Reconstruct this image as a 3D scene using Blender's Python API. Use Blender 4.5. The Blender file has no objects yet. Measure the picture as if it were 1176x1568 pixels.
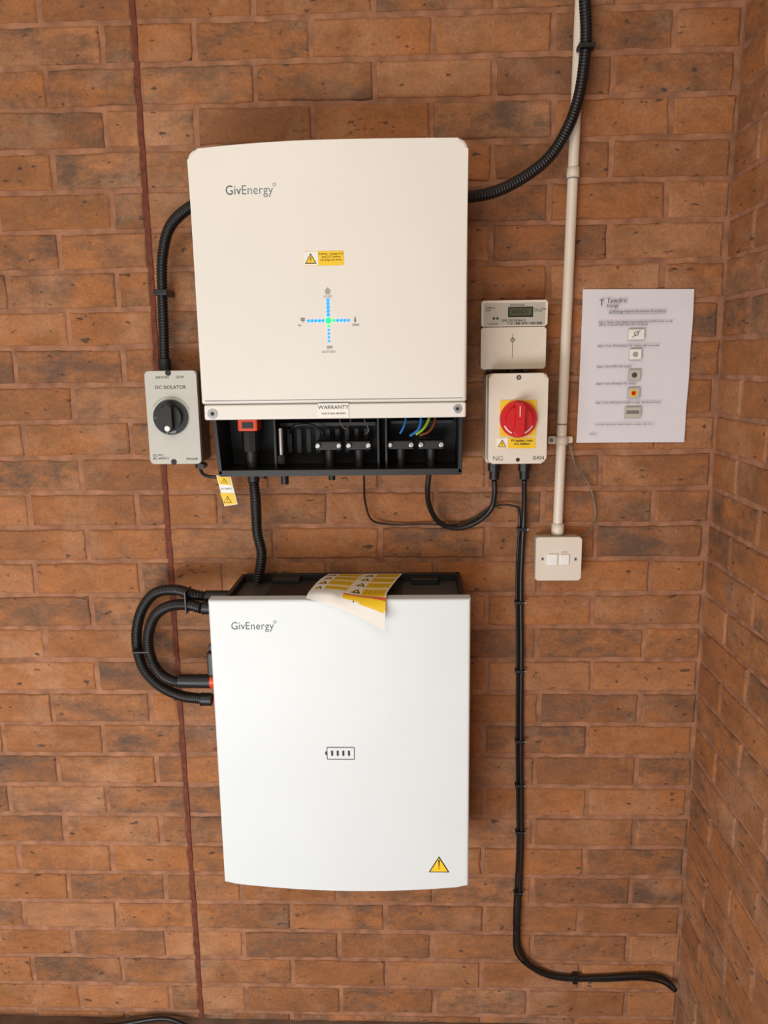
import bpy, bmesh, math, random
from mathutils import Matrix, Vector
random.seed(7)
S=bpy.context.scene
S.view_settings.view_transform='Standard'
COL=S.collection
R=math.radians

# ------------------------------------------------------------ materials
def srgb(r,g,b):
    f=lambda c:(c/255/12.92) if c/255<=.04045 else ((c/255+.055)/1.055)**2.4
    return (f(r),f(g),f(b),1)
def mat(name,col,rough=.5,metal=0,noise=.04,scale=40,bump=0,emit=None,es=1,spec=None,coat=0):
    m=bpy.data.materials.new(name); m.use_nodes=True; nt=m.node_tree
    p=nt.nodes['Principled BSDF']
    p.inputs['Roughness'].default_value=rough; p.inputs['Metallic'].default_value=metal
    if spec is not None: p.inputs['Specular IOR Level'].default_value=spec
    p.inputs['Coat Weight'].default_value=coat
    tc=nt.nodes.new('ShaderNodeTexCoord'); nz=nt.nodes.new('ShaderNodeTexNoise')
    nz.inputs['Scale'].default_value=scale; nz.inputs['Detail'].default_value=4
    nt.links.new(tc.outputs['Object'],nz.inputs['Vector'])
    rp=nt.nodes.new('ShaderNodeValToRGB')
    c=srgb(*col)
    rp.color_ramp.elements[0].position=.3; rp.color_ramp.elements[1].position=.7
    rp.color_ramp.elements[0].color=tuple(x*(1-noise) for x in c[:3])+(1,)
    rp.color_ramp.elements[1].color=tuple(min(1,x*(1+noise)) for x in c[:3])+(1,)
    nt.links.new(nz.outputs['Fac'],rp.inputs['Fac']); nt.links.new(rp.outputs['Color'],p.inputs['Base Color'])
    if bump:
        b=nt.nodes.new('ShaderNodeBump'); b.inputs['Strength'].default_value=bump; b.inputs['Distance'].default_value=.002
        nt.links.new(nz.outputs['Fac'],b.inputs['Height']); nt.links.new(b.outputs['Normal'],p.inputs['Normal'])
    if emit:
        p.inputs['Emission Color'].default_value=srgb(*emit); p.inputs['Emission Strength'].default_value=es
    return m
CREAM=mat('powder_coat_cream',(229,226,218),.42,noise=.015,scale=6)
WHITE=mat('powder_coat_white',(216,222,222),.42,noise=.015,scale=6)
PLW=mat('plastic_cream',(222,213,198),.4,noise=.02)
PLS=mat('plastic_cream_dark',(196,178,156),.45,noise=.02)
GREYP=mat('plastic_light_grey',(192,190,180),.45,noise=.02)
DGREY=mat('plastic_dark_grey',(72,68,64),.5)
BLACK=mat('plastic_black',(22,22,22),.42)
BLKIN=mat('plastic_black_matte',(15,15,15),.6)
GREYTOP=mat('steel_dark_top',(50,46,45),.45,metal=.3)
RUB=mat('conduit_black_nylon',(18,18,19),.38)
STEEL=mat('screw_steel',(190,190,190),.3,metal=1)
ORANGE=mat('connector_orange',(225,72,28),.4)
RED=mat('knob_red',(205,28,32),.32)
YEL=mat('label_yellow',(242,200,24),.5)
YEL2=mat('plate_yellow',(236,196,44),.5)
INK=mat('ink_black',(25,25,25),.6)
INKG=mat('ink_grey',(120,118,115),.6)
INKL=mat('ink_light_grey',(165,162,156),.6)
TEAL=mat('ink_teal',(45,75,85),.6)
TEAL2=mat('ink_slate',(95,120,128),.6)
LABW=mat('label_white',(238,236,230),.4)
METERG=mat('meter_face_grey',(182,176,164),.45)
LCD=mat('lcd_glass',(78,82,58),.15)
PIPE=mat('pvc_cream',(222,210,194),.35,noise=.03,scale=8)
SEAL=mat('sealant_dark_red',(108,52,34),.85,noise=.3,scale=60,bump=.5)
SEAM=mat('seam_shadow_gap',(120,112,100),.7)
BLUE=mat('wire_blue',(40,120,200),.4)
YG=mat('wire_green_yellow',(150,190,50),.4)
BRN=mat('wire_brown',(120,62,30),.4)
WIREG=mat('wire_clear',(120,105,90),.35)
LEDB=mat('led_blue',(20,120,235),.3,emit=(0,140,255),es=1.4)
LEDG=mat('led_green',(30,200,120),.3,emit=(20,235,120),es=1.2)

# ------------------------------------------------------------ brick material
def brick_mat(name):
    m=bpy.data.materials.new(name); m.use_nodes=True; nt=m.node_tree; N=nt.nodes; L=nt.links
    p=N['Principled BSDF']; p.inputs['Roughness'].default_value=.75; p.inputs['Specular IOR Level'].default_value=.3
    at=N.new('ShaderNodeAttribute'); at.attribute_name='bcol'
    sep=N.new('ShaderNodeSeparateColor'); L.new(at.outputs['Color'],sep.inputs[0])
    tc=N.new('ShaderNodeTexCoord')
    def noise(sc,det,vec,rough=.6):
        n=N.new('ShaderNodeTexNoise'); n.inputs['Scale'].default_value=sc; n.inputs['Detail'].default_value=det; n.inputs['Roughness'].default_value=rough
        L.new(vec,n.inputs['Vector']); return n.outputs['Fac']
    # every brick samples its own offset part of the clay noise
    off=N.new('ShaderNodeVectorMath'); off.operation='SCALE'; off.inputs['Scale'].default_value=7.0; L.new(at.outputs['Color'],off.inputs[0])
    add=N.new('ShaderNodeVectorMath'); add.operation='ADD'; L.new(tc.outputs['Object'],add.inputs[0]); L.new(off.outputs[0],add.inputs[1])
    mp=N.new('ShaderNodeMapping'); mp.inputs['Scale'].default_value=(1,1,2.0) 
    L.new(add.outputs[0],mp.inputs['Vector'])
    def ramp(fac,stops):
        r=N.new('ShaderNodeValToRGB'); e=r.color_ramp.elements
        while len(e)<len(stops): e.new(.5)
        for i,(ps,c) in enumerate(stops): e[i].position=ps; e[i].color=c
        L.new(fac,r.inputs['Fac']); return r.outputs['Color']
    base=ramp(sep.outputs[0],[(0,srgb(158,104,66)),(.3,srgb(172,112,68)),(.7,srgb(182,118,70)),(1,srgb(184,128,88))])
    def mix(mode,fac,a,b):
        x=N.new('ShaderNodeMix'); x.data_type='RGBA'; x.blend_type=mode
        if isinstance(fac,float): x.inputs['Factor'].default_value=fac
        else: L.new(fac,x.inputs['Factor'])
        for s,v in ((6,a),(7,b)):
            if isinstance(v,tuple): x.inputs[s].default_value=v
            else: L.new(v,x.inputs[s])
        return x.outputs[2]
    def mul(a,b):
        x=N.new('ShaderNodeMath'); x.operation='MULTIPLY'; L.new(a,x.inputs[0])
        if isinstance(b,float): x.inputs[1].default_value=b
        else: L.new(b,x.inputs[1])
        return x.outputs[0]
    f1=noise(12,7,mp.outputs[0],.7)
    c=mix('MULTIPLY',.85,base,ramp(f1,[(.3,(.60,.60,.60,1)),(.5,(.88,.87,.86,1)),(.7,(1.08,1.05,1.02,1))]))
    # dark reduction smudges, broad and soft, on some bricks
    f2=noise(7,6,mp.outputs[0],.75)
    c=mix('MIX',mul(mul(ramp(f2,[(.42,(0,0,0,1)),(.62,(1,1,1,1))]),sep.outputs[1]),.85),c,srgb(96,78,66))
    # paler dusty bloom
    f5=noise(5,5,tc.outputs['Object'],.7)
    c=mix('MIX',mul(ramp(f5,[(.50,(0,0,0,1)),(.70,(1,1,1,1))]),.40),c,srgb(204,160,126))
    # small black specks
    f3=noise(38,3,mp.outputs[0],.5)
    c=mix('MIX',ramp(f3,[(.65,(0,0,0,1)),(.71,(.8,.8,.8,1))]),c,srgb(66,54,48))
    f4=noise(170,3,tc.outputs['Object'])
    c=mix('MULTIPLY',.7,c,ramp(f4,[(.3,(.7,.7,.7,1)),(.7,(1.05,1.05,1.05,1))]))
    L.new(c,p.inputs['Base Color'])
    b1=N.new('ShaderNodeBump'); b1.inputs['Strength'].default_value=.8; b1.inputs['Distance'].default_value=.004
    L.new(noise(28,7,mp.outputs[0],.7),b1.inputs['Height'])
    b2=N.new('ShaderNodeBump'); b2.inputs['Strength'].default_value=.6; b2.inputs['Distance'].default_value=.0014
    L.new(f4,b2.inputs['Height']); L.new(b1.outputs['Normal'],b2.inputs['Normal']); L.new(b2.outputs['Normal'],p.inputs['Normal'])
    return m
BRICK=brick_mat('brick_clay')
MORT=mat('mortar_brown',(152,106,78),.9,noise=.32,scale=30,bump=.8)
CONC=mat('floor_concrete',(120,96,78),.85,noise=.3,scale=18,bump=.6)

# ------------------------------------------------------------ helpers
def empty(n):
    e=bpy.data.objects.new(n,None); e.empty_display_size=.05; COL.objects.link(e); return e
def link(n,me,m,parent,smooth=False):
    o=bpy.data.objects.new(n,me); COL.objects.link(o)
    if m: me.materials.append(m)
    if parent: o.parent=parent
    if smooth:
        for p in me.polygons: p.use_smooth=True
    return o
def finish(n,bm,m,parent,smooth=False):
    bmesh.ops.recalc_face_normals(bm,faces=bm.faces)
    me=bpy.data.meshes.new(n); bm.to_mesh(me); bm.free(); return link(n,me,m,parent,smooth)
# all boxes given as x range, t range (distance out from the wall), z range
def rbox(n,x0,x1,t0,t1,z0,z1,m,parent,bev=.003,seg=3):
    bm=bmesh.new(); bmesh.ops.create_cube(bm,size=1)
    for v in bm.verts:
        v.co=Vector((x0+(v.co.x+.5)*(x1-x0),-(t0+(.5-v.co.y)*(t1-t0)),z0+(v.co.z+.5)*(z1-z0)))
    if bev: bmesh.ops.bevel(bm,geom=bm.edges[:],offset=bev,segments=seg,affect='EDGES',profile=.5)
    return finish(n,bm,m,parent)
def prism(n,pts,t0,t1,m,parent,bev=.003,seg=3):
    bm=bmesh.new()
    a=[bm.verts.new((x,-t0,z)) for x,z in pts]; b=[bm.verts.new((x,-t1,z)) for x,z in pts]
    bm.faces.new(a); f=bm.faces.new(b[::-1]); k=len(pts)
    for i in range(k): bm.faces.new((a[i],a[(i+1)%k],b[(i+1)%k],b[i]))
    if bev:
        ed=[e for e in bm.edges if all(abs(v.co.y+t1)<1e-6 for v in e.verts)]
        bmesh.ops.bevel(bm,geom=ed,offset=bev,segments=seg,affect='EDGES',profile=.5)
    return finish(n,bm,m,parent)
def rrect(x0,x1,z0,z1,r,n=5):
    P=[]
    for cx,cz,a0 in ((x1-r,z1-r,0),(x0+r,z1-r,90),(x0+r,z0+r,180),(x1-r,z0+r,270)):
        for i in range(n+1):
            a=R(a0+90*i/n); P.append((cx+r*math.cos(a),cz+r*math.sin(a)))
    return P
def plate(n,x0,x1,z0,z1,t,m,parent,r=.0,th=.0006):
    pts=rrect(x0,x1,z0,z1,r) if r else [(x0,z0),(x1,z0),(x1,z1),(x0,z1)]
    return prism(n,pts,t,t+th,m,parent,bev=0)
def disc(n,x,z,t0,t1,r,m,parent,bev=.001,seg=40,r2=None):
    pts=[(x+r*math.cos(2*math.pi*i/seg),z+r*math.sin(2*math.pi*i/seg)) for i in range(seg)]
    return prism(n,pts,t0,t1,m,parent,bev=bev,seg=2)
def ring(n,x,z,t,r0,r1,m,parent,a0=0,a1=360,seg=36,th=.0005):
    bm=bmesh.new(); V=[]
    for i in range(seg+1):
        a=R(a0+(a1-a0)*i/seg)
        V.append([bm.verts.new((x+r*math.cos(a),-tt,z+r*math.sin(a))) for r,tt in ((r0,t),(r0,t+th),(r1,t+th),(r1,t))])
    for i in range(seg):
        for j in range(4): bm.faces.new((V[i][j],V[i][(j+1)%4],V[i+1][(j+1)%4],V[i+1][j]))
    return finish(n,bm,m,parent)
def poly(n,pts,t,m,parent,th=.0005): return prism(n,pts,t,t+th,m,parent,bev=0)
def line(n,xa,za,xb,zb,w,t,m,parent):
    d=Vector((xb-xa,zb-za)); d.normalize(); px,pz=-d.y*w/2,d.x*w/2
    return poly(n,[(xa+px,za+pz),(xb+px,zb+pz),(xb-px,zb-pz),(xa-px,za-pz)],t,m,parent)
def vcyl(n,x,t,z0,z1,r,m,parent,seg=24,bev=.001):
    bm=bmesh.new(); bmesh.ops.create_cone(bm,cap_ends=True,segments=seg,radius1=r,radius2=r,depth=z1-z0)
    for v in bm.verts: v.co+=Vector((x,-t,(z0+z1)/2))
    ed=[e for e in bm.edges if abs(e.verts[0].co.z-e.verts[1].co.z)<1e-6]
    if bev: bmesh.ops.bevel(bm,geom=ed,offset=bev,segments=2,affect='EDGES')
    return finish(n,bm,m,parent)
def hcyl(n,x0,x1,t,z,r,m,parent,seg=24):
    bm=bmesh.new(); bmesh.ops.create_cone(bm,cap_ends=True,segments=seg,radius1=r,radius2=r,depth=x1-x0)
    for v in bm.verts: v.co=Vector((v.co.z+(x0+x1)/2,v.co.y-t,v.co.x+z))
    ed=[e for e in bm.edges if abs(e.verts[0].co.x-e.verts[1].co.x)<1e-6]
    bmesh.ops.bevel(bm,geom=ed,offset=.001,segments=2,affect='EDGES')
    return finish(n,bm,m,parent)
def tube(n,pts,r,m,parent=None,corr=False,seg=12,step=None):
    """pts: (x,t,z)"""
    P=[Vector((x,-t,z)) for x,t,z in pts]
    Q=[P[0]*2-P[1]]+P+[P[-1]*2-P[-2]]
    C=[]
    for i in range(1,len(Q)-2):
        p0,p1,p2,p3=Q[i-1:i+3]
        def tj(a,b): return max((b-a).length,1e-5)**.5
        t0=0;t1=tj(p0,p1);t2=t1+tj(p1,p2);t3=t2+tj(p2,p3)
        for j in range(24):
            t=t1+(t2-t1)*j/24
            A1=p0*((t1-t)/(t1-t0))+p1*((t-t0)/(t1-t0)); A2=p1*((t2-t)/(t2-t1))+p2*((t-t1)/(t2-t1)); A3=p2*((t3-t)/(t3-t2))+p3*((t-t2)/(t3-t2))
            B1=A1*((t2-t)/(t2-t0))+A2*((t-t0)/(t2-t0)); B2=A2*((t3-t)/(t3-t1))+A3*((t-t1)/(t3-t1))
            C.append(B1*((t2-t)/(t2-t1))+B2*((t-t1)/(t2-t1)))
    C.append(P[-1])
    L=[0]
    for a,b in zip(C,C[1:]): L.append(L[-1]+(b-a).length)
    T=L[-1]
    per=.0058
    if corr: D=[];k=0
    if corr:
        while k*per<T:
            for f,rr in ((0,1),(.5,1),(.6,.84),(.9,.84)):
                s=(k+f)*per
                if s<=T: D.append((s,rr))
            k+=1
    else:
        st=step or max(r*1.2,.004); kk=max(2,int(T/st)); D=[(T*i/kk,1) for i in range(kk+1)]
    bm=bmesh.new(); idx=0; prev=None; U=None
    pos=[]
    for s,rr in D:
        while idx<len(L)-2 and L[idx+1]<s: idx+=1
        f=(s-L[idx])/max(L[idx+1]-L[idx],1e-9); pos.append((C[idx].lerp(C[idx+1],min(1,f)),(C[min(idx+1,len(C)-1)]-C[idx]).normalized(),rr))
    rings=[]
    for p,d,rr in pos:
        if U is None: U=d.orthogonal().normalized()
        U=(U-d*U.dot(d)).normalized(); W=d.cross(U)
        rings.append([bm.verts.new(p+(U*math.cos(2*math.pi*i/seg)+W*math.sin(2*math.pi*i/seg))*r*rr) for i in range(seg)])
    for a,b in zip(rings,rings[1:]):
        for i in range(seg): bm.faces.new((a[i],a[(i+1)%seg],b[(i+1)%seg],b[i]))
    bm.faces.new(rings[0][::-1]); bm.faces.new(rings[-1])
    return finish(n,bm,m,parent,smooth=True)
def text(n,body,x,z,t,size,m,parent,align='LEFT',sx=1,sp=1,bold=0):
    cu=bpy.data.curves.new(n,'FONT'); cu.body=body; cu.size=size; cu.align_x=align; cu.extrude=.00015; cu.space_character=sp; cu.offset=bold
    cu.resolution_u=3
    cu.materials.append(m)
    o=bpy.data.objects.new(n,cu); COL.objects.link(o); o.location=(x,-t-.0002,z); o.rotation_euler=(R(90),0,0); o.scale=(sx,1,1); o.parent=parent
    return o
def screw(n,x,z,t,r,parent,m=STEEL):
    disc(n,x,z,t,t+.0015,r,m,parent,bev=.0005,seg=20); disc(n+'_recess',x,z,t+.0012,t+.0019,r*.42,INK,parent,bev=0,seg=6)
def warn_tri(n,x,z,s,t,parent):
    h=s*.866
    def tri(k): return [(x-s/2*k,z-h/2*k-(1-k)*h*.1+0),(x+s/2*k,z-h/2*k-(1-k)*h*.1),(x,z+h/2*k-(1-k)*h*.25)]
    poly(n+'_border',tri(1),t,INK,parent,.0004); poly(n+'_fill',tri(.8),t+.0004,YEL,parent,.0003)
    poly(n+'_bolt',[(x-.02*s,z+h*.2),(x+.09*s,z+h*.02),(x,z+h*.0),(x+.07*s,z-h*.3),(x-.09*s,z-h*.05),(x,z-h*.03)],t+.0008,INK,parent,.0002)

# ------------------------------------------------------------ walls
UL,UH=.2355,.0780; GAP=.010
def brick_wall(name,ranges,zlo,zhi,frame,phase,mort_rect):
    """frame(a,z,d): a along wall, d depth into wall"""
    V=[];F=[];C=[]
    k0=int(math.floor((zlo-.218)/UH)); k1=int(math.ceil((zhi-.218)/UH))
    for k in range(k0,k1):
        zb=.218+UH*k+GAP/2; zt=.218+UH*(k+1)-GAP/2
        zb=max(zb,zlo)
        if zt-zb<.01: continue
        for (ra,rb,ph) in ranges:
            off=phase+ph+(UL/2 if k%2 else 0)
            i0=int(math.floor((ra-off)/UL))-1; i1=int(math.ceil((rb-off)/UL))+1
            js={i:off+i*UL+random.uniform(-.005,.005) for i in range(i0,i1+1)}
            zj=random.uniform(-.001,.001)
            for i in range(i0,i1):
                a0=max(js[i]+GAP/2,ra); a1=min(js[i+1]-GAP/2,rb)
                if a1-a0<.02: continue
                d=random.uniform(0,.0022); tl=random.uniform(-.0012,.0012)
                n1=max(2,int((a1-a0)/.022)); 
                P=[(a0+(a1-a0)*j/n1,zb) for j in range(n1)]+[(a1,zb+(zt-zb)*j/3) for j in range(3)]+[(a1-(a1-a0)*j/n1,zt) for j in range(n1)]+[(a0,zt-(zt-zb)*j/3) for j in range(3)]
                ca,cz=(a0+a1)/2,(zb+zt)/2
                s=len(V); n=len(P); sk=random.uniform(-.0012,.0012)
                jit=[(random.uniform(-.0014,.0014),random.uniform(-.0015,.0015)) for _ in P]
                for (lv,ins,dd) in ((0,0,.014),(1,0,.0040),(2,.0016,.0014),(3,.0046,0)):
                    for (pa,pz),(ja,jz) in zip(P,jit):
                        qa=pa+ja; qz=pz+jz+sk*(pa-ca)/.12
                        qa-=math.copysign(min(ins,abs(qa-ca)),qa-ca) if abs(abs(pa-ca)-(a1-a0)/2)<1e-6 else 0
                        qz-=math.copysign(ins,qz-cz) if abs(abs(pz-cz)-(zt-zb)/2)<1e-6 else 0
                        V.append(frame(qa,qz,max(0,d+dd+tl*(qa-ca)/(.12))))
                col=(random.random(),random.choice([.1,.15,.3,.5,.8,1,1]),random.uniform(0,1))
                for l in range(3):
                    for j in range(n):
                        F.append((s+l*n+j,s+l*n+(j+1)%n,s+(l+1)*n+(j+1)%n,s+(l+1)*n+j)); C.append(col)
                F.append(tuple(s+3*n+j for j in range(n))); C.append(col)
    nb=len(F)
    s=len(V)
    a0,a1=mort_rect
    for a,z,dd in ((a0,zlo,.0048),(a1,zlo,.0048),(a1,zhi,.0048),(a0,zhi,.0048),(a0,zlo,.1),(a1,zlo,.1),(a1,zhi,.1),(a0,zhi,.1)): V.append(frame(a,z,dd))
    for f in ((0,1,2,3),(7,6,5,4),(0,4,5,1),(1,5,6,2),(2,6,7,3),(3,7,4,0)): F.append(tuple(s+i for i in f)); C.append((0,0,0))
    me=bpy.data.meshes.new(name); me.from_pydata(V,[],F)
    me.materials.append(BRICK); me.materials.append(MORT)
    at=me.color_attributes.new('bcol','FLOAT_COLOR','CORNER')
    li=0
    for p,c in zip(me.polygons,C):
        if p.index>=nb: p.material_index=1
        for _ in p.loop_indices:
            at.data[li].color=(*c,1); li+=1
    bm=bmesh.new(); bm.from_mesh(me); bmesh.ops.recalc_face_normals(bm,faces=bm.faces); bm.to_mesh(me); bm.free()
    o=bpy.data.objects.new(name,me); COL.objects.link(o); return o
ZF=-.037; ZT=2.6; XC=.641; XJ=-.536
brick_wall('wall_back',[(-1.9,XJ-.005,.05),(XJ+.005,XC+.0,0)],ZF,ZT,lambda a,z,d:(a,d,z),-.067,(-1.9,XC+.1))
brick_wall('wall_right',[(-2.4,-.002,0)],ZF,ZT,lambda a,z,d:(XC+d,a,z),-.12,(-2.4,.0))
# movement joint sealant
prism('trim_movement_joint',[(XJ-.005+random.uniform(-.001,.001),ZF+i*.03) for i in range(87)]+[(XJ+.005+random.uniform(-.001,.001),ZF+i*.03) for i in range(86,-1,-1)],-.004,-.0012,SEAL,None,bev=0)
rb=rbox('floor',-1.9,XC+.1,-.1,3.2,ZF-.1,ZF,CONC,None,bev=0)

# ------------------------------------------------------------ inverter
E=empty('solar_inverter')
XL,XR=-.391,.106
def arch(x0,x1,z0,zt,sag,r):
    pts=[(x0+.003,z0),(x1-.003,z0),(x1,z0+.003)]
    for i in range(7):
        a=R(90*i/6); pts.append((x1-r+r*math.cos(a),zt-sag*.2-r+r*math.sin(a)))
    for i in range(1,16):
        f=i/16; q=2*f-1; pts.append((x1-r-(x1-x0-2*r)*f, zt-sag*(q*q)*(.2 if q<0 else 1)-0*f))
    for i in range(7):
        a=R(90+90*i/6); pts.append((x0+r+r*math.cos(a),zt-sag-r+r*math.sin(a)))
    pts.append((x0,z0+.003)); return pts
prism('front_cover',arch(XL,XR,1.5095,1.968,.010,.018),.105,.2,CREAM,E,bev=.007,seg=4)
rbox('cover_lower_strip',XL+.004,XR-.001,.105,.199,1.480,1.5080,CREAM,E,bev=.0035)
rbox('cover_seam',XL+.006,XR-.004,.12,.196,1.5,1.512,SEAM,E,bev=0)
rbox('heatsink_body',XL+.025,XR-.02,.012,.106,1.50,1.94,BLKIN,E,bev=.004)
for i in range(18): rbox('heatsink_fin_%d'%i,XL+.03+i*.0255,XL+.034+i*.0255,.02,.10,1.94,1.948,BLKIN,E,bev=0)
# lower terminal compartment
prism('terminal_back_panel',[(-.385,1.50),(-.375,1.366),(.098,1.366),(.104,1.50)],.01,.022,BLKIN,E,bev=0)
prism('terminal_floor',rrect(-.384,.103,1.362,1.374,.004),.01,.128,BLACK,E,bev=.002)
prism('terminal_side_a',[(-.392,1.50),(-.384,1.500),(-.376,1.366),(-.384,1.366)],.01,.128,BLACK,E,bev=.001)
prism('terminal_side_b',[(.097,1.50),(.105,1.500),(.103,1.366),(.095,1.366)],.01,.128,BLACK,E,bev=.001)
for x in (-.275,-.066,-.05): rbox('terminal_rib',x,x+.005,.02,.1,1.37,1.5,BLACK,E,bev=.001)
rbox('terminal_shelf',-.27,-.07,.02,.05,1.455,1.463,BLACK,E,bev=.001)
rbox('terminal_shelf_b',-.04,.09,.02,.05,1.458,1.465,BLACK,E,bev=.001)
for i in range(9): rbox('slot_%d'%i,-.255+i*.02,-.245+i*.02,.05,.054,1.40,1.45,BLKIN,E,bev=.001)
for a,b in ((-.187,-.144),(-.124,-.084),(-.040,.003),(.023,.064)):
    rbox('cable_clamp',a-.006,b+.006,.06,.085,1.408,1.427,BLACK,E,bev=.003)
    vcyl('clamp_gland',(a+b)/2,.072,1.374,1.41,.011,BLACK,E)
    for x in (a,b): disc('clamp_bolt',x,1.418,.085,.092,.0058,STEEL,E,bev=.002,seg=12)
rbox('dc_connector_orange',-.347,-.307,.05,.1,1.450,1.476,ORANGE,E,bev=.003)
rbox('dc_connector_slot',-.338,-.316,.1,.102,1.456,1.468,BLACK,E,bev=.0005)
vcyl('dc_gland_nut',-.325,.08,1.408,1.45,.019,BLACK,E,seg=10,bev=.002)
vcyl('dc_gland_body',-.325,.08,1.375,1.41,.014,BLACK,E)
vcyl('dc_gland_tail',-.3235,.08,1.345,1.375,.0125,BLACK,E)
vcyl('antenna_silver',-.262,.09,1.40,1.455,.0055,STEEL,E)
vcyl('data_gland_nut',-.262,.09,1.382,1.40,.010,BLACK,E,seg=8)
vcyl('data_gland_tail',-.257,.09,1.340,1.365,.008,BLACK,E)
vcyl('spare_gland',-.160,.09,1.348,1.365,.007,BLACK,E)
vcyl('spare_gland_b',-.30,.09,1.352,1.365,.006,BLACK,E)
tube('wire_blue',[(.0,.06,1.50),(.022,.075,1.475),(.018,.08,1.45),(-.0,.08,1.435)],.0028,BLUE,E,seg=8)
tube('wire_earth',[(.03,.06,1.50),(.04,.075,1.475),(.028,.08,1.45),(.012,.08,1.438)],.0028,YG,E,seg=8)
tube('wire_brown',[(.045,.06,1.50),(.052,.075,1.47),(.04,.08,1.445),(.02,.08,1.436)],.0028,BRN,E,seg=8)
tube('wire_blue_b',[(-.02,.06,1.50),(-.008,.075,1.475),(-.012,.08,1.455),(-.02,.078,1.44)],.0022,BLUE,E,seg=8)
tube('seal_wire',[(-.13,.05,1.5),(-.142,.08,1.470),(-.130,.09,1.452),(-.12,.08,1.468),(-.13,.05,1.50)],.0012,WIREG,E,seg=6)
tube('seal_wire_b',[(-.10,.05,1.5),(-.092,.08,1.470),(-.083,.09,1.448),(-.09,.08,1.44)],.0012,WIREG,E,seg=6)
tube('data_lead',[(-.25,.05,1.44),(-.235,.08,1.458),(-.2,.08,1.46),(-.175,.07,1.44)],.003,BLACK,E,seg=8)
# cover graphics
TF=.2003
def logo(x,z,m1,m2,par):
    text('logo_text_dark','Giv',x,z,TF,.0225,m1,par,sx=.9,bold=-.00015,sp=1.02)
    text('logo_text_light','Energy',x+.0285,z,TF,.0225,m2,par,sx=.9,bold=-.0002,sp=1.04)
    ring('logo_registered',x+.0885,z+.0155,TF,.0022,.0028,m2,par)
logo(-.326,1.880,TEAL,TEAL2,E)
plate('warning_label',-.190,-.117,1.756,1.781,TF,YEL,E,r=.002)
plate('warning_label_white',-.1895,-.163,1.7565,1.7805,TF+.0004,LABW,E,r=.001)
warn_tri('warning_triangle',-.1765,1.7685,.021,TF+.001,E)
text('warning_text','Inverter - isolate A.C.\nand D.C. before\ncarrying out work.',-.1395,1.7745,TF+.0006,.0052,INK,E,align='CENTER')
text('warranty_text_bold','WARRANTY',-.1425,1.4985,TF+.0008,.0098,INK,E,align='CENTER',sx=1.05)
text('warranty_text','VOID IF SEAL BROKEN',-.1425,1.4885,TF+.0008,.0046,INK,E,align='CENTER')
plate('warranty_label',-.171,-.114,1.482,1.509,TF,LABW,E)
screw('cover_screw_a',-.371,1.492,.199,.0095,E); screw('cover_screw_b',.089,1.496,.199,.0085,E)
cx,cz=-.1475,1.659
disc('led_centre',cx,cz,TF,TF+.0008,.0055,LEDG,E,bev=0)
for i in range(5):
    q=.010+i*.0066
    plate('led_up_%d'%i,cx-.0028,cx+.0028,cz+q-.0026,cz+q+.003,TF,LEDB,E,r=.0015)
    plate('led_down_%d'%i,cx-.0022,cx+.0022,cz-q-.002,cz-q+.0018,TF,LEDG if i==0 else LEDB,E,r=.0012)
    plate('led_left_%d'%i,cx-q-.0028,cx-q+.0024,cz-.0024,cz+.0024,TF,LEDB,E,r=.0015)
    plate('led_right_%d'%i,cx+q-.0024,cx+q+.0028,cz-.0024,cz+.0024,TF,LEDG if i==0 else LEDB,E,r=.0015)
poly('icon_house',[(cx-.006,cz+.052),(cx,cz+.059),(cx+.006,cz+.052),(cx+.004,cz+.052),(cx+.004,cz+.047),(cx-.004,cz+.047),(cx-.004,cz+.052)],TF,INKL,E)
text('icon_text_load','LOAD',cx,cz+.041,TF,.0058,INKL,E,align='CENTER')
plate('icon_battery',cx-.004,cx+.006,cz-.050,cz-.0455,TF,INKL,E)
text('icon_text_battery','BATTERY',cx,cz-.058,TF,.0064,INKL,E,align='CENTER')
for k in range(3): line('icon_panel_%d'%k,cx-.051,cz+.001+k*.002,cx-.043,cz+.001+k*.002,.001,TF,INKG,E)
line('icon_panel_leg',cx-.047,cz-.003,cx-.047,cz+.004,.001,TF,INKG,E)
text('icon_text_pv','PV',cx-.053,cz-.010,TF,.0058,INKG,E,align='CENTER')
poly('icon_grid_outline',[(cx+.047,cz-.003),(cx+.051,cz-.003),(cx+.0495,cz+.007),(cx+.0485,cz+.007)],TF,INKG,E)
text('icon_text_grid','GRID',cx+.050,cz-.010,TF,.0058,INKG,E,align='CENTER')

# ------------------------------------------------------------ battery
B=empty('battery_storage_unit')
bl,br=-.401,.1165
pts=[(bl,1.1265),(bl-.0,.5045)]
N=20
for i in range(N+1):
    f=i/N; x=bl+(br-bl)*f; pts.append((x,.502-.016*(1-(2*f-1)**2)-.004*f))
pts+=[(br,1.1275)]
prism('front_cover',pts[0:1]+pts[2:],.172,.2,WHITE,B,bev=.005,seg=4)
rbox('body_shell',-.373,.107,.012,.172,.525,1.112,DGREY,B,bev=.004)
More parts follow.
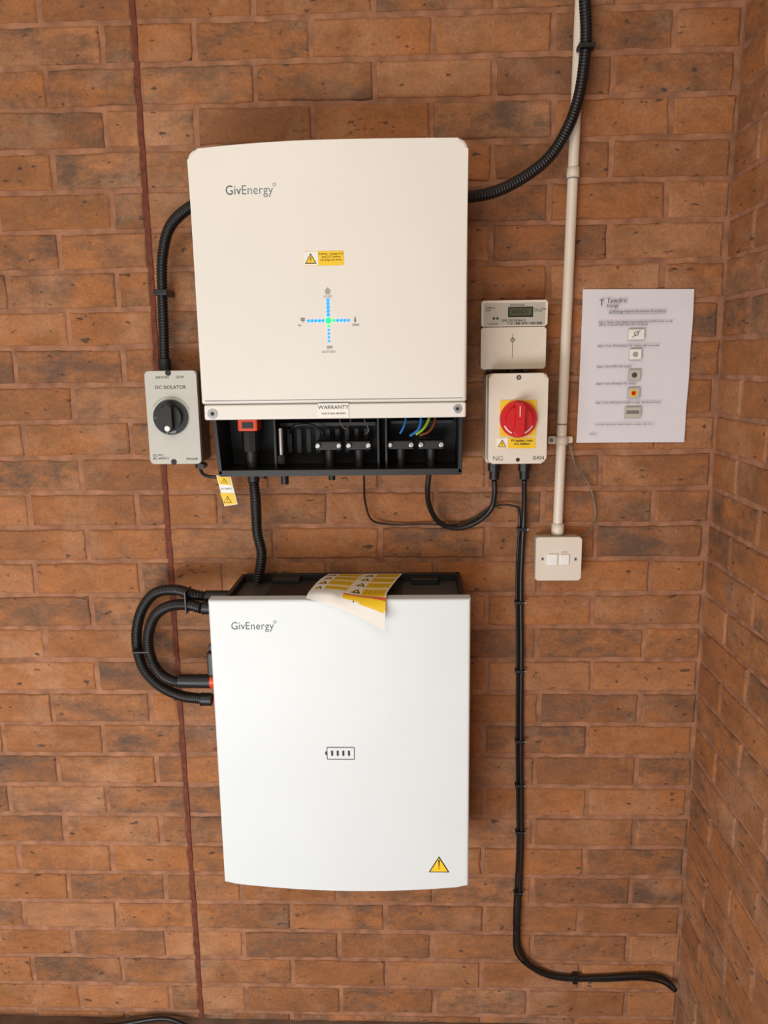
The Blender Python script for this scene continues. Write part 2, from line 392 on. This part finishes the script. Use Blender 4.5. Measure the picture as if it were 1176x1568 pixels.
# top tray: rim round a recessed dark lid
rbox('top_rim_rear',-.362,.107,.012,.022,1.105,1.130,BLACK,B,bev=.001)
rbox('top_rim_right',.098,.107,.012,.172,1.105,1.130,BLACK,B,bev=.001)
rbox('top_rim_left',-.373,-.364,.012,.172,1.105,1.128,BLACK,B,bev=.001)
rbox('top_lid_panel',-.30,-.02,.03,.165,1.110,1.118,GREYTOP,B,bev=.002)
rbox('top_bracket',-.30,-.24,.022,.05,1.118,1.128,GREYTOP,B,bev=.002)
rbox('top_bracket_b',.0,.06,.022,.05,1.112,1.126,BLACK,B,bev=.002)
for i in range(14): rbox('side_fin_%d'%i,-.3745,-.3715,.03,.16,.56+i*.025,.565+i*.025,BLACK,B,bev=0)
logo(-.358,1.066,TEAL,TEAL,B)
# charge indicator: rounded outline, 4 bars
for nm,(a,b,c,d) in {'t':(-.173,-.119,.8128,.814),'b':(-.173,-.119,.7865,.7877),'l':(-.1745,-.1733,.7885,.812),'r':(-.1187,-.1175,.7885,.812)}.items():
    plate('gauge_frame_'+nm,a,b,c,d,TF,INK,B)
for cxx,czz,a in ((-.1725,.812,90),(-.1195,.812,0),(-.1725,.7885,180),(-.1195,.7885,270)): ring('gauge_corner',cxx,czz,TF,.0009,.002,INK,B,a0=a,a1=a+90,seg=8)
plate('gauge_terminal',-.1775,-.1745,.797,.804,TF,INK,B)
for i in range(4): plate('gauge_bar_%d'%i,-.1655+i*.0115,-.1615+i*.0115,.795,.806,TF,INK,B)
x,z,s=.0545,.5475,.043; h=s*.866
def tr(k,dz=0): return [(x-s/2*k,z-h/3*k-h*.12+dz),(x+s/2*k,z-h/3*k-h*.12+dz),(x,z+2*h/3*k-h*.12+dz)]
poly('hazard_triangle_border',tr(1),TF,INK,B,.0004); poly('hazard_triangle_fill',tr(.84),TF+.0004,YEL,B,.0003)
poly('hazard_mark_stem',[(x-.0016,z+.012),(x+.0016,z+.012),(x+.0008,z-.004),(x-.0008,z-.004)],TF+.0009,INK,B,.0002)
disc('hazard_mark_dot',x,z-.0075,TF+.0009,TF+.0012,.0014,INK,B,bev=0,seg=12)
# side connectors
hcyl('side_socket_orange',-.431,-.372,.1,.915,.0165,ORANGE,B)
hcyl('side_socket_orange_b',-.424,-.372,.1,.872,.0150,ORANGE,B)
rbox('side_switch_box',-.431,-.372,.07,.13,.935,.99,BLACK,B,bev=.005); rbox('side_switch_step',-.426,-.372,.075,.125,.99,1.005,BLACK,B,bev=.003)
hcyl('side_gland_top',-.431,-.372,.1,1.103,.0135,BLACK,B); hcyl('side_gland_top_b',-.431,-.372,.13,1.088,.0135,BLACK,B)

# ------------------------------------------------------------ battery hoses (coiled loop)
H=empty('battery_cable_coil')
tube('outer_hose',[(-.435,.1,1.103),(-.46,.1,1.108),(-.502,.08,1.112),(-.555,.06,1.098),(-.592,.05,1.052),(-.608,.045,.985),(-.597,.045,.920),(-.565,.05,.884),(-.51,.07,.867),(-.437,.1,.872)],.0118,RUB,H,corr=True)
tube('inner_hose',[(-.435,.13,1.088),(-.465,.115,1.090),(-.510,.10,1.083),(-.550,.08,1.055),(-.573,.07,1.0),(-.570,.065,.948),(-.545,.08,.919),(-.50,.1,.911),(-.446,.1,.915)],.0118,RUB,H,corr=True)
hcyl('plug_sleeve',-.500,-.433,.1,.914,.0150,BLACK,H); hcyl('plug_sleeve_b',-.455,-.433,.1,.872,.0140,BLACK,H)
rbox('hose_tie',-.609,-.570,.045,.078,.968,.972,BLACK,H,bev=.001)
rbox('hose_tie_b',-.470,-.466,.085,.13,1.074,1.122,BLACK,H,bev=.001)

# ------------------------------------------------------------ DC isolator
D=empty('dc_isolator_switch')
prism('base_housing',rrect(-.534,-.431,1.384,1.570,.006),.001,.070,DGREY,D,bev=.002)
prism('front_lid',rrect(-.536,-.430,1.383,1.572,.007),.068,.082,GREYP,D,bev=.0025)
for zz in (1.568,1.387): disc('lid_screw_notch',-.487,zz,.078,.0835,.006,INK,D,bev=.001,seg=16)
text('isolator_title','DC ISOLATOR',-.484,1.536,.0822,.0098,INK,D,align='CENTER')
text('isolator_maker','SANTON        CE PV',-.484,1.557,.0822,.0065,INK,D,align='CENTER')
text('isolator_rating','DC-PV2\nIEC 60947-3',-.530,1.399,.0822,.0065,INK,D); text('isolator_rating_b','BW6208',-.437,1.391,.0822,.0065,INK,D,align='RIGHT')
ring('dial_arc',-.4865,1.479,.0821,.041,.0415,INK,D,a0=20,a1=150)
disc('dial_plate',-.4865,1.479,.082,.088,.0355,BLACK,D,bev=.002)
disc('dial_ring',-.4865,1.479,.088,.098,.025,BLACK,D,bev=.002)
prism('dial_handle',rrect(-.4965,-.4765,1.450,1.508,.009),.09,.113,BLACK,D,bev=.004)
disc('dial_mark',-.4865,1.458,.113,.1135,.0055,LABW,D,bev=0,seg=16)
text('dial_on','ON',-.5145,1.476,.0882,.007,INKG,D,align='CENTER'); text('dial_off','0 OFF',-.4865,1.4465,.0882,.0078,LABW,D,align='CENTER')
vcyl('bottom_gland',-.447,.035,1.368,1.384,.009,BLACK,D)
disc('lock_tab',-.437,1.374,.03,.06,.006,BLACK,D)
tube('tag_lead',[(-.447,.035,1.372),(-.44,.04,1.356),(-.42,.045,1.350),(-.398,.045,1.352),(-.385,.05,1.362)],.0035,BLACK,D,seg=8)
# dangling cable tag
G=empty('cable_warning_tag')
pp=[(-.408,1.354),(-.378,1.352),(-.366,1.292),(-.394,1.288)]
poly('tag_sheet',pp,.052,LABW,G,.0006)
poly('tag_yellow',[(-.4065,1.3525),(-.380,1.3505),(-.377,1.333),(-.403,1.335)],.0527,YEL,G,.0003)
poly('tag_yellow_b',[(-.402,1.317),(-.373,1.316),(-.3675,1.2935),(-.3935,1.2895)],.0527,YEL,G,.0003)
warn_tri('tag_triangle',-.3865,1.303,.017,.0532,G); warn_tri('tag_triangle_b',-.392,1.343,.013,.0532,G)
text('tag_text','DC SUPPLY',-.4,1.324,.0528,.0048,INK,G)

# ------------------------------------------------------------ meter
Mt=empty('electricity_meter')
prism('meter_base',rrect(.147,.275,1.567,1.697,.004),.001,.03,PLS,Mt,bev=.001)
prism('meter_terminal_cover',rrect(.145,.276,1.566,1.649,.004),.02,.048,PLW,Mt,bev=.004)
prism('meter_head',rrect(.145,.277,1.6505,1.701,.004),.02,.052,PLW,Mt,bev=.003)
plate('meter_faceplate',.150,.272,1.6525,1.696,.052,METERG,Mt,r=.002)
plate('meter_lcd_frame',.198,.248,1.668,1.688,.0526,INK,Mt,r=.001); plate('meter_lcd',.201,.245,1.671,1.6855,.0533,LCD,Mt)
text('meter_digits','000247.8',.205,1.675,.0538,.0095,INK,Mt,sx=.9)
for xx in (.170,.177): disc('meter_led',xx,1.666,.0526,.0535,.0024,INK,Mt,bev=0,seg=12)
text('meter_serial','EML2501426613',.186,1.6595,.0527,.007,INK,Mt)
for i in range(22): plate('barcode_%d'%i,.198+i*.0032,.198+i*.0032+random.choice([.0006,.0012,.0018]),1.6535,1.6583,.0527,INK,Mt)
text('meter_small_a','1000imp\nkWh',.153,1.685,.0527,.0055,INK,Mt); text('meter_small_b','SINGLE PHASE',.202,1.690,.0527,.0045,INK,Mt)
text('meter_small_c','Class 1  5(100)A\n230V 50Hz',.250,1.682,.0527,.0035,INK,Mt); text('meter_small_d','CE 0120',.160,1.6535,.0527,.005,INK,Mt)
ring('meter_seal',.2085,1.624,.048,.0028,.0042,INK,Mt,th=.0008); line('meter_seal_line',.2085,1.588,.2085,1.636,.0009,.048,INKG,Mt)
for xx in (.160,.205,.232): rbox('meter_tail_port',xx,xx+.010,.01,.04,1.560,1.568,BLACK,Mt,bev=.001)

# ------------------------------------------------------------ rotary isolator
A=empty('rotary_isolator_switch')
prism('base_housing',rrect(.155,.275,1.376,1.556,.006),.001,.062,PLS,A,bev=.002)
prism('front_lid',rrect(.157,.2735,1.379,1.558,.010),.060,.1,PLW,A,bev=.006,seg=4)
disc('lid_screw_top',.2155,1.550,.0965,.1005,.005,INK,A,bev=.0008,seg=20); disc('lid_screw_top_head',.2155,1.550,.1003,.1012,.003,STEEL,A,bev=0,seg=16)
disc('lid_screw_bottom',.2165,1.387,.0965,.1005,.0042,INK,A,bev=.0008,seg=20)
plate('yellow_plate',.179,.2515,1.434,1.506,.1,YEL2,A,r=.002,th=.0015)
disc('knob_collar',.215,1.469,.101,.110,.0365,RED,A,bev=.003)
disc('knob_hub',.215,1.469,.110,.124,.0255,RED,A,bev=.003)
o=prism('knob_handle',rrect(-.009,.009,-.032,.034,.006),.112,.140,RED,A,bev=.004); o.location=(.214,0,1.468); o.rotation_euler=(0,R(2),0)
line('knob_pointer',.2135,1.496,.2135,1.476,.0014,.1403,LABW,A)
ring('knob_mark_a',.215,1.469,.1102,.0290,.0315,LABW,A,a0=205,a1=245,seg=10); ring('knob_mark_b',.215,1.469,.1102,.0290,.0315,LABW,A,a0=295,a1=335,seg=10)
plate('caution_label',.173,.2515,1.410,1.4315,.1,YEL,A,r=.001); plate('caution_label_white',.1735,.196,1.4105,1.431,.1007,LABW,A)
warn_tri('caution_triangle',.1845,1.4205,.018,.1012,A)
text('caution_text','PV system - main\nA.C. isolator',.224,1.4235,.1008,.0062,INK,A,align='CENTER',bold=.0001)
text('isolator_brand','NG',.166,1.3855,.1001,.014,INK,A,bold=-.0002); text('isolator_code','IS404',.269,1.387,.1001,.0105,INK,A,align='RIGHT')
for xx in (.177,.240):
    vcyl('gland_nut',xx,.035,1.355,1.377,.0135,BLACK,A,seg=8,bev=.0015); vcyl('gland_body',xx,.035,1.338,1.356,.0105,BLACK,A)

# ------------------------------------------------------------ conduit pipe
Pz=empty('conduit_pipe')
def px(z): return .3165+(z-1.211)*.0135
tube('pipe',[(px(2.58),.0135,2.58),(px(1.9),.0135,1.9),(px(1.5),.0135,1.5),(px(1.214),.0135,1.214)],.0105,PIPE,Pz,seg=24)
tube('coupler',[(px(1.955),.0135,1.955),(px(1.936),.0135,1.936)],.0125,PIPE,Pz,seg=24)
tube('coupler_gap',[(px(1.937),.0135,1.937),(px(1.934),.0135,1.934)],.0118,INKG,Pz,seg=24)
tube('adaptor',[(px(1.238),.0145,1.238),(px(1.2125),.0145,1.2125)],.0135,PIPE,Pz,seg=24)
tube('saddle_clip',[(px(1.425),.0135,1.425),(px(1.408),.0135,1.408)],.0135,PIPE,Pz,seg=24)
rbox('saddle_foot',.292,.312,.001,.010,1.408,1.425,PIPE,Pz,bev=.003); disc('saddle_screw',.299,1.4165,.0095,.012,.0042,INKG,Pz)
rbox('saddle_foot_b',.325,.345,.001,.008,1.409,1.424,PIPE,Pz,bev=.003)
tube('pipe_joint',[(px(1.452),.0135,1.452),(px(1.449),.0135,1.449)],.0112,INKG,Pz,seg=24)

# ------------------------------------------------------------ spur
F_=empty('fused_spur_socket')
prism('back_box',rrect(.269,.362,1.120,1.211,.004),.001,.030,PLS,F_,bev=.001)
prism('face_plate',rrect(.267,.364,1.118,1.213,.005),.029,.040,PLW,F_,bev=.003)
rbox('rocker_switch',.292,.313,.038,.045,1.152,1.177,LABW,F_,bev=.002)
rbox('fuse_carrier',.317,.338,.038,.044,1.153,1.176,LABW,F_,bev=.002)
plate('fuse_label',.321,.334,1.179,1.182,.0401,PLS,F_)
screw('plate_screw_a',.281,1.166,.0398,.0035,F_); screw('plate_screw_b',.351,1.165,.0398,.0035,F_)

# ------------------------------------------------------------ laminated notice
Nn=empty('laminated_notice')
PAPER=mat('notice_paper',(226,224,230),.25,noise=.01,coat=.6)
bm=bmesh.new(); nx,nz=16,22; G2=[]
TL,TR,BR_,BL_=Vector((.356,1.724)),Vector((.581,1.721)),Vector((.578,1.409)),Vector((.353,1.410))
def pap(u,v,o=0):
    a=TL.lerp(TR,u).lerp(BL_.lerp(BR_,u),v)
    t=.0025+.004*math.sin(math.pi*v)*(.6+.4*math.sin(5*u+1))+.005*u*u*math.sin(2.6*v*math.pi)**2*.6
    return (a.x,-t-o,a.y)
for j in range(nz+1): G2.append([bm.verts.new(pap(i/nx,j/nz)) for i in range(nx+1)])
for j in range(nz):
    for i in range(nx): bm.faces.new((G2[j][i],G2[j+1][i],G2[j+1][i+1],G2[j][i+1]))
me=bpy.data.meshes.new('sheet'); bm.to_mesh(me); bm.free(); sh=link('sheet',me,PAPER,Nn,True)
PT=.0105
text('notice_letterhead','Tewdric',.403,1.696,PT,.0125,INK,Nn); text('notice_letterhead_b','Energy',.403,1.687,PT,.009,INK,Nn)
line('letterhead_mark',.389,1.702,.398,1.702,.0015,PT,INK,Nn); line('letterhead_stem',.393,1.702,.393,1.690,.0015,PT,INK,Nn)
text('notice_title','GivEnergy Hybrid Shutdown Procedure',.466,1.676,PT,.0072,TEAL,Nn,align='CENTER')
line('title_underline',.408,1.674,.524,1.674,.0006,PT,TEAL,Nn)
steps=[('Step 1: Power down battery by pressing the On/Off switch on the\nside for 5 seconds (left hand side of battery)',1.656,1.632),('Step 2: Turn off the battery DC isolator (left hand side)',1.608,1.592),('Step 3: Turn off PV DC isolator',1.566,1.550),('Step 4: Turn off Inverter AC isolator',1.531,1.513),('Step 5: Turn off Inverter breaker in solar distribution board',1.492,1.473)]
for i,(s_,zt,zi) in enumerate(steps):
    text('notice_step_%d'%i,s_,.388,zt,PT,.0056,INK,Nn)
    w=.013 if i not in (0,4) else .017
    plate('picture_frame_%d'%i,.466-w,.466+w,zi-.011,zi+.011,PT-.0005,INKL,Nn); plate('picture_%d'%i,.466-w+.0008,.466+w-.0008,zi-.0102,zi+.0102,PT+.0001,LABW if i<2 else GREYP,Nn,th=.0003)
    if i in (1,2,3): disc('picture_dial_%d'%i,.466,zi,PT+.0006,PT+.0009,.0055 if i!=3 else .0075,[INKL,INKL,DGREY,YEL2,INKG][i],Nn,bev=0,seg=16)
disc('picture_knob',.466,1.513,PT+.001,PT+.0013,.0045,RED,Nn,bev=0,seg=16)
ring('picture_person',.466,1.634,PT+.0006,.004,.0048,INK,Nn); line('picture_arm',.458,1.626,.474,1.641,.001,PT+.0006,INK,Nn)
plate('picture_breaker',.453,.479,1.470,1.477,PT+.0006,INKG,Nn)
text('notice_note','To power the system restart steps in reverse order 5 to 1',.388,1.447,PT,.0052,INK,Nn); text('notice_foot','09/2021/1',.378,1.427,PT,.0042,INK,Nn)

# ------------------------------------------------------------ hoses and cables
h=empty('corrugated_hose')
tube('hose',[(.300,.035,2.6),(.318,.04,2.42),(.332,.042,2.25),(.3375,.042,2.18),(.334,.042,2.12),(.327,.042,2.075),(.310,.042,2.025),(.273,.05,1.967),(.208,.065,1.920),(.150,.08,1.896),(.085,.09,1.888)],.0112,RUB,h,corr=True)
rbox('hose_tie',.322,.353,.028,.056,2.157,2.166,BLACK,h,bev=.002); tube('hose_end',[(.06,.09,1.888),(.11,.09,1.889)],.0125,BLACK,h,seg=20)
h2=empty('corrugated_hose')
tube('hose',[(-.365,.08,1.890),(-.40,.08,1.893),(-.431,.078,1.880),(-.470,.065,1.850),(-.492,.05,1.800),(-.500,.042,1.74),(-.503,.040,1.66),(-.506,.040,1.596)],.0112,RUB,h2,corr=True)
vcyl('hose_end_gland',-.506,.04,1.573,1.597,.013,BLACK,h2)
rbox('hose_saddle',-.515,-.487,.001,.054,1.722,1.734,BLACK,h2,bev=.002)
h3=empty('corrugated_hose')
tube('hose',[(-.3235,.08,1.344),(-.322,.078,1.31),(-.325,.062,1.27),(-.325,.06,1.23),(-.318,.06,1.19),(-.322,.06,1.155),(-.330,.06,1.122)],.0112,RUB,h3,corr=True)
c1=empty('power_cable')
tube('cable',[(.177,.035,1.337),(.179,.03,1.31),(.174,.02,1.275),(.150,.016,1.247),(.108,.014,1.229),(.066,.02,1.240),(.042,.04,1.278),(.036,.06,1.32),(.040,.075,1.365)],.0056,RUB,c1)
c2=empty('data_cable')
tube('cable',[(-.095,.075,1.365),(-.096,.06,1.330),(-.096,.03,1.289),(-.083,.015,1.248),(-.045,.008,1.237),(.03,.007,1.237),(.101,.007,1.236),(.135,.007,1.247),(.165,.010,1.268),(.200,.010,1.279),(.232,.012,1.274)],.0022,RUB,c2,seg=8)
c3=empty('armoured_cable')
tube('cable',[(.240,.035,1.337),(.243,.022,1.29),(.244,.012,1.240),(.241,.010,1.123),(.245,.010,.942),(.249,.010,.70),(.255,.010,.455),(.252,.010,.30),(.251,.010,.240),(.256,.010,.185),(.280,.010,.145),(.328,.010,.117),(.39,.010,.108),(.454,.010,.110),(.579,.010,.117),(.612,.010,.105),(.632,.02,.085)],.0055,RUB,c3)
tube('cable_thin',[(.232,.012,1.274),(.236,.008,1.245),(.232,.008,1.15),(.236,.008,.942),(.240,.008,.70),(.246,.008,.455),(.242,.008,.25),(.249,.008,.17),(.29,.008,.127),(.34,.008,.104),(.45,.008,.099),(.560,.008,.104),(.605,.008,.094),(.632,.012,.075)],.0028,RUB,c3,seg=8)
for zz,xx in ((1.225,.243),(1.06,.241),(.90,.245),(.73,.248),(.62,.250),(.50,.253),(.34,.252)):
    rbox('cable_clip',xx-.013,xx+.008,.001,.018,zz-.004,zz+.004,BLACK,c3,bev=.002); disc('clip_nail',xx+.010,zz,.010,.017,.0025,STEEL,c3,bev=.0005,seg=12)
rbox('cable_clip_floor',.385,.397,.001,.018,.095,.118,BLACK,c3,bev=.002)
w=empty('earth_wire')
base=[(.337,.012,1.408),(.350,.012,1.365),(.378,.010,1.325),(.392,.009,1.290),(.396,.009,1.253),(.388,.012,1.222),(.364,.02,1.205)]
tube('wire',base,.0016,WIREG,w,seg=6); tube('wire_twist',[(x+random.uniform(-.004,.004),t+.002,z+random.uniform(-.003,.003)) for x,t,z in base],.0012,WIREG,w,seg=6)

# ------------------------------------------------------------ folded leaflet on the battery
lf=empty('safety_leaflet')
m=bpy.data.materials.new('leaflet_print'); m.use_nodes=True; nt=m.node_tree; p=nt.nodes['Principled BSDF']; p.inputs['Roughness'].default_value=.35
uv=nt.nodes.new('ShaderNodeUVMap'); uv.uv_map='UVMap'
def brt(w_,h_,c1_,c2_,mo,ms,vec):
    b=nt.nodes.new('ShaderNodeTexBrick'); b.inputs['Scale'].default_value=1; b.inputs['Brick Width'].default_value=w_; b.inputs['Row Height'].default_value=h_
    b.inputs['Color1'].default_value=c1_; b.inputs['Color2'].default_value=c2_; b.inputs['Mortar'].default_value=mo; b.inputs['Mortar Size'].default_value=ms; b.offset=0
    b.inputs['Mortar Smooth'].default_value=0; b.inputs['Bias'].default_value=0
    nt.links.new(vec,b.inputs['Vector']); return b.outputs['Color']
def mth(op,a,b):
    x=nt.nodes.new('ShaderNodeMath'); x.operation=op
    for s,v in ((0,a),(1,b)):
        if isinstance(v,(int,float)): x.inputs[s].default_value=v
        else: nt.links.new(v,x.inputs[s])
    return x.outputs[0]
def mixc(f,a,b):
    x=nt.nodes.new('ShaderNodeMix'); x.data_type='RGBA'
    nt.links.new(f,x.inputs['Factor'])
    for s,v in ((6,a),(7,b)):
        if isinstance(v,tuple): x.inputs[s].default_value=v
        else: nt.links.new(v,x.inputs[s])
    return x.outputs[2]
sx=nt.nodes.new('ShaderNodeSeparateXYZ'); nt.links.new(uv.outputs[0],sx.inputs[0]); U_,V_=sx.outputs['X'],sx.outputs['Y']
yel=brt(.5,.22,srgb(244,200,26),srgb(244,200,26),srgb(240,237,230),.020,uv.outputs[0])
# text lines: dark dashes inside the yellow panels
fu=mth('FRACT',mth('MULTIPLY',U_,2),0); fv=mth('FRACT',mth('DIVIDE',V_,.22),0)
lines=mth('GREATER_THAN',mth('FRACT',mth('MULTIPLY',V_,27),0),.5)
dash=mth('LESS_THAN',mth('FRACT',mth('MULTIPLY',U_,17.3),0),.8)
inpan=mth('MULTIPLY',mth('MULTIPLY',mth('GREATER_THAN',fu,.36),mth('LESS_THAN',fu,.92)),mth('MULTIPLY',mth('GREATER_THAN',fv,.2),mth('LESS_THAN',fv,.8)))
c=mixc(mth('MULTIPLY',mth('MULTIPLY',lines,dash),mth('MULTIPLY',inpan,.6)),yel,srgb(40,36,28))
# white cell with black triangle at left of each panel
cell=mth('MULTIPLY',mth('MULTIPLY',mth('LESS_THAN',fu,.34),mth('GREATER_THAN',fu,.05)),mth('MULTIPLY',mth('GREATER_THAN',fv,.1),mth('LESS_THAN',fv,.9)))
c=mixc(cell,c,srgb(240,237,230))
du=mth('ABSOLUTE',mth('SUBTRACT',fu,.19),0); tri=mth('MULTIPLY',mth('LESS_THAN',mth('MULTIPLY',du,4.6),mth('SUBTRACT',fv,.2)),mth('LESS_THAN',fv,.78))
c=mixc(mth('MULTIPLY',tri,cell),c,srgb(40,36,28))
tri2=mth('MULTIPLY',mth('LESS_THAN',mth('MULTIPLY',du,6.5),mth('SUBTRACT',fv,.34)),mth('LESS_THAN',fv,.68))
c=mixc(mth('MULTIPLY',tri2,cell),c,srgb(244,205,30))
# orange-red band low on the right-hand panel, blank margins at the front
right=mth('GREATER_THAN',U_,.5)
c=mixc(mth('MULTIPLY',mth('GREATER_THAN',V_,.80),mth('LESS_THAN',U_,.52)),c,srgb(240,237,230))
band=mth('MULTIPLY',mth('MULTIPLY',mth('GREATER_THAN',V_,.865),mth('LESS_THAN',V_,.89)),mth('GREATER_THAN',U_,.45))
c=mixc(band,c,srgb(226,96,56))
band2=mth('MULTIPLY',mth('MULTIPLY',mth('GREATER_THAN',V_,.89),mth('LESS_THAN',V_,.935)),mth('GREATER_THAN',U_,.45))
c=mixc(band2,c,srgb(244,200,26))
c=mixc(mth('GREATER_THAN',V_,.945),c,srgb(240,237,230))
nt.links.new(c,p.inputs['Base Color'])
bm=bmesh.new(); uvl=bm.loops.layers.uv.new('UVMap'); nx,ny=18,22; G3=[]
def leaf(u,v):
    # v=0 rear, v=1 front ; x,t,z
    x=(-.178+.160*u)*(1-v)+(-.205+.150*u)*v
    t=.035+v*(.170+.018*u)
    z=1.1335+.006*math.sin(math.pi*v)*(1-.4*u)+.003*math.sin(2*math.pi*u)*v+.004*(1-u)*v
    dr=max(0,(t-.203)); z-=dr*1.1
    if t>.195: z=min(z,1.1335+.003*(1-u)-max(0,t-.2025)*2.0)
    return Vector((x,-t,z))
def leaf2(u,v):
    p=leaf(u,v)
    k=max(0,v-.80)/.2*max(0,u-.25)/.75   # front right corner flops over the edge
    p+=Vector((.004*k,-.012*k,-.018*k*k))
    return p
for j in range(ny+1): G3.append([(bm.verts.new(leaf2(i/nx,j/ny)),i/nx,j/ny) for i in range(nx+1)])
for j in range(ny):
    for i in range(nx):
        q=(G3[j][i],G3[j+1][i],G3[j+1][i+1],G3[j][i+1]); f=bm.faces.new([a[0] for a in q])
        for l,a in zip(f.loops,q): l[uvl].uv=(a[1],a[2])
me=bpy.data.meshes.new('sheet'); bm.to_mesh(me); bm.free(); o=link('sheet',me,m,lf,True)
fc=empty('floor_cable'); tube('cable',[(-1.5,.04,ZF+.008),(-1.15,.03,ZF+.010),(-.95,.045,ZF+.008),(-.75,.03,ZF+.009),(-.62,.015,ZF+.016),(-.56,.03,ZF+.008)],.0055,RUB,fc)

# ------------------------------------------------------------ camera and light
cam=bpy.data.cameras.new('camera'); co=bpy.data.objects.new('camera',cam); COL.objects.link(co)
cam.sensor_fit='VERTICAL'; cam.sensor_height=36; cam.lens=27.05; cam.clip_start=.02
co.matrix_world=Matrix.Translation((0,-1.646,1.58))@Matrix.Rotation(R(2.0),4,'Z')@Matrix.Rotation(R(79.1),4,'X')@Matrix.Rotation(R(-.8),4,'Z')
S.camera=co
def area(n,loc,tgt,sx_,sy_,e,c):
    l=bpy.data.lights.new(n,'AREA'); l.shape='RECTANGLE'; l.size=sx_; l.size_y=sy_; l.energy=e; l.color=c
    o=bpy.data.objects.new(n,l); COL.objects.link(o); o.location=loc; o.rotation_euler=(Vector(tgt)-Vector(loc)).to_track_quat('-Z','Y').to_euler(); return o
area('daylight_opening',(-.95,-2.1,.30),(-.35,0,.40),1.8,1.1,54,(.97,.98,1))
area('warm_overhead_lamp',(-.5,-2.0,2.6),(-.15,0,1.8),1.0,1.0,12,(1,.86,.66))
wd=bpy.data.worlds.new('world'); S.world=wd; wd.use_nodes=True
wd.node_tree.nodes['Background'].inputs[0].default_value=(1,.93,.86,1); wd.node_tree.nodes['Background'].inputs[1].default_value=.45
